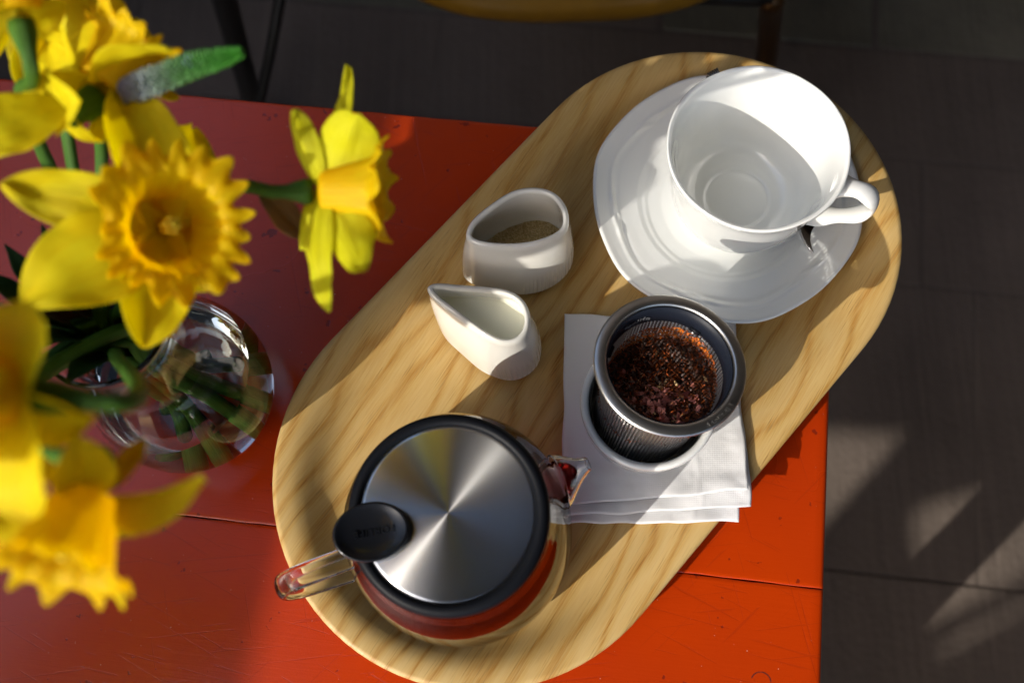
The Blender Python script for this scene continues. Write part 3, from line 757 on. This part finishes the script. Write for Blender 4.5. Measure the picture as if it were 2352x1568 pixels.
def corona(root, T, ax, L, r0, r1, mat, nl=17, flare=.35, ruff=.16, seed=0., tilt=0.):
    q = Vector((0, 0, 1)).rotation_difference(ax); N = nl * 12; rows = [[T + ax * .0005 + (q @ Vector((math.cos(2 * PI * j / N), math.sin(2 * PI * j / N), 0))) * (r0 * k) for j in range(N)] for k in (.03, .5, .85)]
    for i in range(23):
        s_ = i / 22; row = []
        for j in range(N):
            t = 2 * PI * j / N
            w1 = math.cos(nl * t + 1.3 * math.sin(3 * t + seed) + 2.2 * noise.noise(Vector((math.cos(t) * 1.7, math.sin(t) * 1.7, seed + 5)))) * (.75 + .8 * noise.noise(Vector((math.cos(t) * 4, math.sin(t) * 4, seed + 8)))); w2 = noise.noise(Vector((math.cos(t) * 2.2, math.sin(t) * 2.2, seed)))
            base = r0 + (r1 * .80 - r0) * (s_ ** (.85 if L > .018 else 1.1))
            fl = r1 * flare * sstep(.62, 1., s_) ** 1.3
            lob = sstep(.55, 1., s_)
            r = base + fl * (.9 + .36 * w1 + .5 * w2) + r1 * .035 * math.cos(nl * t + .8) * s_ * s_ + r1 * ruff * lob * .35 * w2
            z = L * s_ - L * .16 * lob * (1 - w1) * .5 * 1.3 * sstep(.8, 1, s_) + L * .10 * w2 * lob - fl * .35
            row.append(T + q @ Vector((r * math.cos(t), r * math.sin(t), z)))
        rows.append(row)
    MB().grid(rows, closed_v=True).build('corona', mat, root, solid=.00045, offset=0)
neck = Vector((VC.x, VC.y, .135))
k_stem = [0]
def stem_pts(T, ax, lead=.03, mid=None):
    a = k_stem[0] * 2.399; k_stem[0] += 1
    o = Vector((math.cos(a), math.sin(a), 0))
    back = T - ax * lead
    pts = [T - ax * .004, back]
    if mid: pts += mid
    d0 = (T - neck); d0.z = 0; d0 = d0.normalized() if d0.length > .01 else o
    top = neck + o * .006 + d0 * .009; top.z = .150
    pts += [top, neck + (o * .008 - d0 * .002) + Vector((0, 0, -.03)), VC + o * .012 + Vector((.006, -.002, .055)), VC + o * .024 + Vector((.010, -.004, .0165))]
    return pts
def flower(label, T, ax, tips, W, cL, r0, r1, pm=M_petal, cm=M_corona, mid=None, lead=.03, seed=0., cups=.35, nl=17, flare=.35, calyx=True):
    ax = ax.normalized(); root = thing('daffodil', (VC.x, VC.y, .01), label, 'daffodil', 'daffodils in the glass vase')
    for i, tp_ in enumerate(tips):
        wd = W * (tp_[3] if len(tp_) > 3 else 1); mt = pm
        petal(root, T, P(*tp_[:3]), ax, wd, mt, cup=cups + .2 * math.sin(i * 2.1 + seed), bend=(tp_[4] if len(tp_) > 4 else .06), twist=(tp_[5] if len(tp_) > 5 else .25 * math.sin(i * 1.7 + seed)), roll=(tp_[6] if len(tp_) > 6 else 0.), seed=seed + i * 3.3)
    if cL: 
        corona(root, T, ax, cL, r0, r1, cm, seed=seed, nl=nl, flare=flare)
        b = MB(); q = Vector((0, 0, 1)).rotation_difference(ax)
        for k in range(6):
            a = k * PI / 3; p0 = T + q @ Vector((.0012 * math.cos(a), .0012 * math.sin(a), .001)); p1 = T + q @ Vector((.0024 * math.cos(a), .0024 * math.sin(a), cL * .5))
            b.tube([p0, p1, p1 + ax * .003], [.0006, .0007, .0008], 6)
        b.tube([T, T + ax * cL * .62, T + ax * cL * .68], [.0010, .0010, .0014], 8)
        b.build('stamens', M_stamen, root)
    sp_ = catmull(stem_pts(T, ax, lead, mid), 6)
    m = len(sp_)
    rd = [interp([(0, .0042), (.02, .0048), (.05, .0040), (.10, .0025), (.3, .0025), (.6, .0032), (1, .0042)], i / (m - 1)) for i in range(m)]
    MB().tube(sp_, rd, 12).build('stem', M_green, root)
    return root

# the big one facing the lens
flower('largest daffodil, wide open with a frilled golden trumpet facing the viewer', P(372, 526, .252), Vector((.58, -.22, .78)),
       [(262, 212, .262, 1.1, .10), (2, 424, .275, .82, .10), (50, 705, .266, 1.25, .14, .5), (328, 800, .247, 1.0, .02), (520, 640, .225), (440, 290, .228, 1.1)],
       .0122, .0225, .0095, .0246, nl=19, seed=1.3, flare=.26, lead=.02, mid=[P(330, 600, .19)])
# side view, to the right
f2 = flower('lemon daffodil seen from the side, trumpet pointing right over the table', P(742, 440, .236), Vector((1, -.02, .02)),
       [(800, 150, .240, .50, .03, .3, .8), (676, 250, .250, .55, -.06, .5, 1.0), (822, 262, .262, 1.15, .10, .1, 1.25), (757, 718, .232, .72, -.10, .3, -1.1), (832, 622, .255, .85, .08, .1, -1.1), (690, 575, .215, .8, 0, 0, -1.)],
       .0098, .0262, .0070, .0172, pm=M_petal2, cm=M_corona2, mid=[P(540, 432, .222), P(430, 500, .19)], lead=.018, seed=4.1, nl=9, flare=.26)
petal(f2, P(600, 440, .232), P(700, 545, .205), Vector((0, 0, 1)), .0055, M_spathe, seed=3.)
# left, cropped by the frame
flower('bright daffodil cut by the left edge of the picture below the largest one', P(30, 905, .335), Vector((-.72, -.1, .55)),
       [(222, 955, .328, .85, .05, .1, .3), (55, 690, .338, 1.55, .10, 0, .5), (60, 1200, .325, 1.5, .05, 0, -.4), (-150, 900, .36, 1.3), (-60, 1090, .35, 1.5), (-60, 760, .35, 1.5)],
       .0110, .021, .007, .0165, seed=7.7)
# bottom one, trumpet pointing down the picture
flower('lowest daffodil, trumpet hanging toward the bottom left over the table', P(200, 1140, .312), Vector((-.16, -1, .26)),
       [(175, 1000, .328, .85, .05, .1, .6), (334, 1008, .302, .42, .05, .2, .9), (472, 1102, .312, 1.0, .10, .3, .9), (-30, 1190, .302, 1.15, .05, 0, -.7), (70, 1040, .325, .9, 0, 0, -.7), (300, 1230, .292, .8, .05)],
       .0090, .0250, .0074, .0180, pm=M_petal, cm=M_corona, seed=2.9, nl=12, flare=.26, lead=.012, mid=[P(120, 1040, .28), P(60, 930, .24), P(120, 840, .185)])
# top group
flower('daffodil near the top with an orange tinted trumpet seen from behind', P(232, 196, .262), Vector((.42, .86, -.12)),
       [(110, -70, .272, 1.45, .06, 0, .7), (388, 108, .278, 1.05, .12, .1, .8), (205, 318, .250, .9, 0, 0, .6), (412, 226, .246, .5, 0, 0, .8), (60, 250, .262, .8), (300, 40, .235, 1.1)],
       .0112, .0235, .0080, .0168, pm=M_petal, cm=M_corona2, seed=9.2, lead=.016, mid=[P(230, 300, .21)])
flower('daffodil with one long petal reaching past the left edge near the top', P(150, 250, .268), Vector((-.35, -.2, .55)),
       [(-60, 362, .276, 1.25, .10), (186, 232, .280, .9), (60, 180, .262, .9), (230, 330, .25, .7)], .0110, 0, 0, 0, seed=5.5)
flower('daffodil cut by the top left corner showing its green neck', P(42, 20, .288), Vector((-.1, .9, .5)),
       [(-90, 90, .288, 1.1), (120, -90, .295, 1.2), (-60, -120, .29, 1.2), (-30, 190, .272, .8), (100, 90, .270, .9)], .0120, .020, .0065, .017, lead=.022, seed=6.1, mid=[P(60, 260, .22)])
flower('small shaded daffodil hanging between the top flowers', P(105, 95, .245), Vector((.1, -.5, .2)),
       [(60, 215, .24, .8), (150, 235, .24, .9), (205, 120, .25, 1.), (20, 60, .25, 1.), (150, 20, .25, 1.)], .0110, 0, 0, 0, seed=8.4, lead=.012)
# unseen daffodils added past the left edge so their shadows dapple the tray
for i, (x, y, z, ax_) in enumerate(((-.264, .022, .250, (-.6, -.3, .7)), (-.305, -.022, .250, (-.5, -.5, .6)), (-.345, .025, .255, (-.3, -.6, .7)), (-.388, -.005, .25, (-.6, -.6, .5)), (-.41, -.055, .255, (-.7, -.3, .6)), (-.365, -.042, .245, (-.8, -.2, .5)), (-.33, .07, .26, (-.5, .1, .7)))):
    T = Vector((x, y, z)); A = Vector(ax_).normalized(); e = A.orthogonal().normalized(); g = A.cross(e); tips_ = [T + (e * math.cos(k * PI / 3 + i) + g * math.sin(k * PI / 3 + i)) * .042 + A * .004 for k in range(6)]
    root = thing('daffodil', (VC.x, VC.y, .01), ('added unseen daffodil just past the left edge, nearest of these to the vase', 'added unseen daffodil past the left edge facing down toward the table front', 'added unseen daffodil past the left edge behind its neighbours', 'added unseen daffodil past the left edge tilted away from the sun', 'farthest added unseen daffodil past the left edge', 'low added unseen daffodil past the left edge between its neighbours', 'added unseen daffodil past the left edge reaching to the back of the table')[i], 'daffodil', 'daffodils in the glass vase')
    for k, q in enumerate(tips_): petal(root, T, q, A, .0125, M_petal, bend=.08, seed=i * 7 + k)
    corona(root, T, A, .024, .008, .019, M_corona, seed=i * 2.)
    sp_ = catmull(stem_pts(T, A, .02)[:-2], 6); MB().tube(sp_, .0022, 8).build('stem', M_green, root)

# blue green flower spike
spk = thing('flower_spike', (VC.x, VC.y, .01), 'green and mauve flower spike leaning right among the daffodils', 'flower', None)
sp_ = catmull([P(282, 214, .262), P(345, 190, .266), P(430, 155, .272), P(500, 136, .276), P(556, 120, .279)], 10)
m = len(sp_); rr = [interp([(0, .0022), (.15, .0034), (.5, .0032), (.8, .0022), (.95, .0012), (1, .0005)], i / (m - 1)) for i in range(m)]
MB().tube(sp_, rr, 12).build('spike_core', M_spike2, spk)
b1 = MB()
for k in range(620):
    s_ = k / 620; i = int(s_ * (m - 1)); p = sp_[i].lerp(sp_[min(i + 1, m - 1)], s_ * (m - 1) - i); t = (sp_[min(i + 1, m - 1)] - sp_[max(i - 1, 0)]).normalized()
    a = k * 2.399; x = t.orthogonal().normalized(); y = t.cross(x); o = x * math.cos(a) + y * math.sin(a); r = rr[i] * (1. if s_ < .9 else .9)
    q = p + o * r; d_ = (o + t * .5).normalized(); z_ = (1.35 - .75 * s_) * rnd.uniform(.8, 1.2)
    b1.tube([q - d_ * .0005, q + d_ * .0006 * z_, q + d_ * .0015 * z_, q + d_ * .0018 * z_], [.0004 * z_, .00062 * z_, .00045 * z_, .0001], 6)
b1.build('bud', M_spike, spk, kind='stuff')
b = MB(); c_ = P(436, 140, .275)
for k in range(5):
    a = k * 1.257; b.lathe(c_ + Vector((math.cos(a), math.sin(a), 0)) * .0014, [(.0001, .0009), (.0010, .0006), (.0013, 0), (.0008, -.0006)], 8)
b.build('floret', M_violet, spk)
st = catmull([P(284, 214, .260), P(300, 250, .250), P(325, 330, .22), P(330, 520, .18), neck + Vector((.004, .004, .012)), VC + Vector((.004, -.01, .05)), VC + Vector((.012, -.02, .0125))], 6)
MB().tube(st, .0022, 8).build('stem', M_violet and simple('dark_purple_stem', (.03, .02, .05), .5), spk)

# leaves in the vase
def leaf(a, b_, c, d, W, label, mat=M_leaf):
    root = None; pts = catmull([a, b_, c, d], 8); rows = []; m = len(pts)
    for i, p in enumerate(pts):
        t = (pts[min(i + 1, m - 1)] - pts[max(i - 1, 0)]).normalized(); s_ = t.cross(Vector((.25, .3, .9))).normalized(); w_ = W * max(.04, math.sin(PI * min(1, .12 + .88 * i / (m - 1)) ** 1.2)) 
        up = s_.cross(t)
        rows.append([p + s_ * w_ * v + up * (abs(v) * w_ * .35) for v in (-1, -.5, 0, .5, 1)])
    MB().grid(rows).build('daffodil_leaf', mat, solid=.0006, sub=1, offset=0, thingprops=(label, 'leaf', 'leaves in the glass vase'))
nk = lambda a, z=.150, r=.012: Vector((VC.x + r * math.cos(a), VC.y + r * math.sin(a), z))
for a, tipp, mp, W, lb in ((2.6, (10, 560, .20), (90, 660, .18), .008, 'dark green leaf pointing to the left edge above the vase'),
                           (3.1, (-40, 620, .21), (60, 700, .185), .009, 'broad dark leaf leaving the picture at the left'),
                           (2.2, (95, 515, .20), (140, 620, .18), .007, 'narrow dark leaf rising to the upper left of the vase mouth'),
                           (1.6, (215, 560, .19), (220, 640, .17), .007, 'short green leaf upright under the largest daffodil'),
                           (3.6, (60, 800, .20), (140, 780, .175), .008, 'dark leaf low at the left of the vase mouth'),
                           (4.2, (150, 880, .185), (200, 840, .17), .007, 'green leaf lying over the near rim of the vase'),
                           (2.9, (-20, 720, .23), (70, 740, .19), .006, 'thin leaf crossing behind the left cropped daffodil')):
    leaf(VC + Vector((.01 * math.cos(a + 3), .01 * math.sin(a + 3), .095)), nk(a, .125, .008), P(*mp), P(*tipp), W, lb)
petal_root = None
b = MB(); a = P(735, 950, .0228 if False else .0125); 
b.tube(catmull([P(731, 948, .0135), P(738, 955, .0150), P(741, 962, .0140), P(746, 969, .0130)], 4), [.0005] * 13, 6); b.tube([P(731, 950, .014), P(742, 949, .0145)], [.0008, .0006], 6)
b.build('fallen_stamen', M_stamen, thingprops=('tiny pale yellow plant scrap lying on the tray above the teapot', 'plant scrap'))

# ------------------------------------------------------------ chair
ch = thing('cafe_chair', (.03, .77, FZ), 'chair with a rounded mustard seat and thin dark metal legs behind the table', 'chair')
SCc = Vector((.028, .577 + .205, -.262)); A_, B_ = .220, .205
def se(k, z, N=72):
    out = []
    for j in range(N):
        t = 2 * PI * j / N; c, s_ = math.cos(t), math.sin(t)
        out.append(SCc + Vector((A_ * k * math.copysign(abs(c) ** (2 / 2.7), c), B_ * k * math.copysign(abs(s_) ** (2 / 2.7), s_), z)))
    return out
MB().grid([se(k, z) for k, z in ((.02, .002), (.3, .002), (.6, .003), (.8, .003), (.92, .0), (.975, -.006), (.995, -.014), (1., -.024), (.985, -.033), (.95, -.038), (.6, -.040), (.02, -.040))], closed_v=True, cap0=True, cap1=True).build('seat', M_seat, ch)
def leg(pts, r, mat, nm='leg'): MB().tube(catmull(pts, 6), r, 12).build(nm, mat, ch)
leg([P(1772, -6, -.30), P(1769, 50, -.42), P(1752, 200, -.60), P(1745, 260, -.72)], .0125, M_bronze)
leg([P(500, -60, -.30), P(532, 60, -.42), P(575, 220, -.60), P(590, 300, -.72)], .0135, M_black)
leg([Vector((.20, .93, -.30)), Vector((.22, 1.0, -.72))], .0125, M_black)
leg([Vector((-.15, .93, -.30)), Vector((-.17, 1.0, -.72))], .0125, M_black)
leg([P(650, -40, -.42), P(625, 100, -.48), P(596, 240, -.56)], .0065, M_black, 'brace')
leg([P(500, -60, -.305), P(1000, -40, -.305), P(1772, -6, -.305)], .010, M_black, 'seat_rail')

# ------------------------------------------------------------ light blockers added out of view: pierced wall at left, dark walls, canvas above
def on_wall(p):
    """point of the wall plane that the sun ray through p crosses"""
    W0 = Vector((-.1331, .099, 0)); wd_ = Vector((.205, .979, 0)); nm = Vector((.979, -.205, 0))
    off = hd.dot(nm) / math.tan(ELEV) * HW
    dist = (Vector((p.x, p.y, 0)) - W0).dot(nm) + off
    t = dist / hd.dot(nm); q = Vector(p) - hd * t; z = p.z + t * math.tan(ELEV)
    return (q - W0).dot(wd_), z
HW = .90
holes = [[P(*a, FZ) for a in ((1800, 985), (2118, 998), (1760, 1400))],
         [P(*a, FZ) for a in ((2100, 1165), (2440, 1080), (2440, 1300), (2150, 1440))],
         [P(*a, FZ) for a in ((2170, 1470), (2440, 1330), (2440, 1370), (2190, 1510))],
         [P(*a, -.262) for a in ((900, -20), (1000, 60), (1200, 60), (1150, -20))]]  # wanted sun patches on floor and seat, projected back into wall openings
W0 = Vector((-.1331, .099, 0)); wd_ = Vector((.205, .979, 0)); nm = Vector((.979, -.205, 0)); wo_ = W0 - nm * (hd.dot(nm) / math.tan(ELEV) * HW)
bm = bmesh.new()
def wloop(pts):
    vs = [bm.verts.new((a, b_, 0)) for a, b_ in pts]
    return [bm.edges.new((vs[i], vs[(i + 1) % len(vs)])) for i in range(len(vs))]
es = wloop([(-3.2, FZ), (3.5, FZ), (3.5, HW), (-3.2, HW)])
for h in holes: es += wloop([on_wall(p) for p in h])
bmesh.ops.triangle_fill(bm, edges=es, use_beauty=True)
b = MB(); vs = [wo_ + wd_ * v.co.x + Vector((0, 0, v.co.y)) for v in bm.verts]; bm.verts.index_update()
b.add(vs, [[v.index for v in f.verts] for f in bm.faces]); bm.free()
b.build('added_sun_wall', M_wallm, smooth=False, solid=.02, offset=-1, thingprops=('added unseen pale wall left of the table, openings shaped for sun patches', 'wall'))  # added wall: shades table left and floor, openings let the patches through
MB().box((1.6, -1.5, -.21), (4.2, .25, 1.02)).build('low_light_blocker', M_dark, smooth=False, thingprops=('added unseen low dark block in front of the cafe table', 'light_blocker'))  # block added to cut low skylight reaching the floor
MB().box((-1.6, 1.42, -.21), (1.9, .2, 1.02)).build('low_light_blocker', M_dark, smooth=False, thingprops=('added unseen low dark block beside the back wall corner', 'light_blocker'))  # second added block, against low skylight from the back left
MB().box((1.9, 1.42, .6), (5.0, .2, 2.62)).build('added_dark_wall', M_dark, smooth=False, thingprops=('added unseen dark wall behind the cafe table', 'wall'))  # wall added to darken the floor behind the table
MB().box((3.6, .2, .9), (.2, 5.2, 3.3)).build('added_dark_wall', M_dark, smooth=False, thingprops=('added unseen dark wall to the right of the cafe table', 'wall'))  # wall added to cut skylight from the right
MB().box((1.9, .3, 1.95), (5.2, 6., .03)).build('sky_blocker', M_canvas, smooth=False, thingprops=('added unseen dark canvas sheet above the table, blocking the sky', 'sky_blocker'))  # sheet added overhead so the table paint reflects dark there
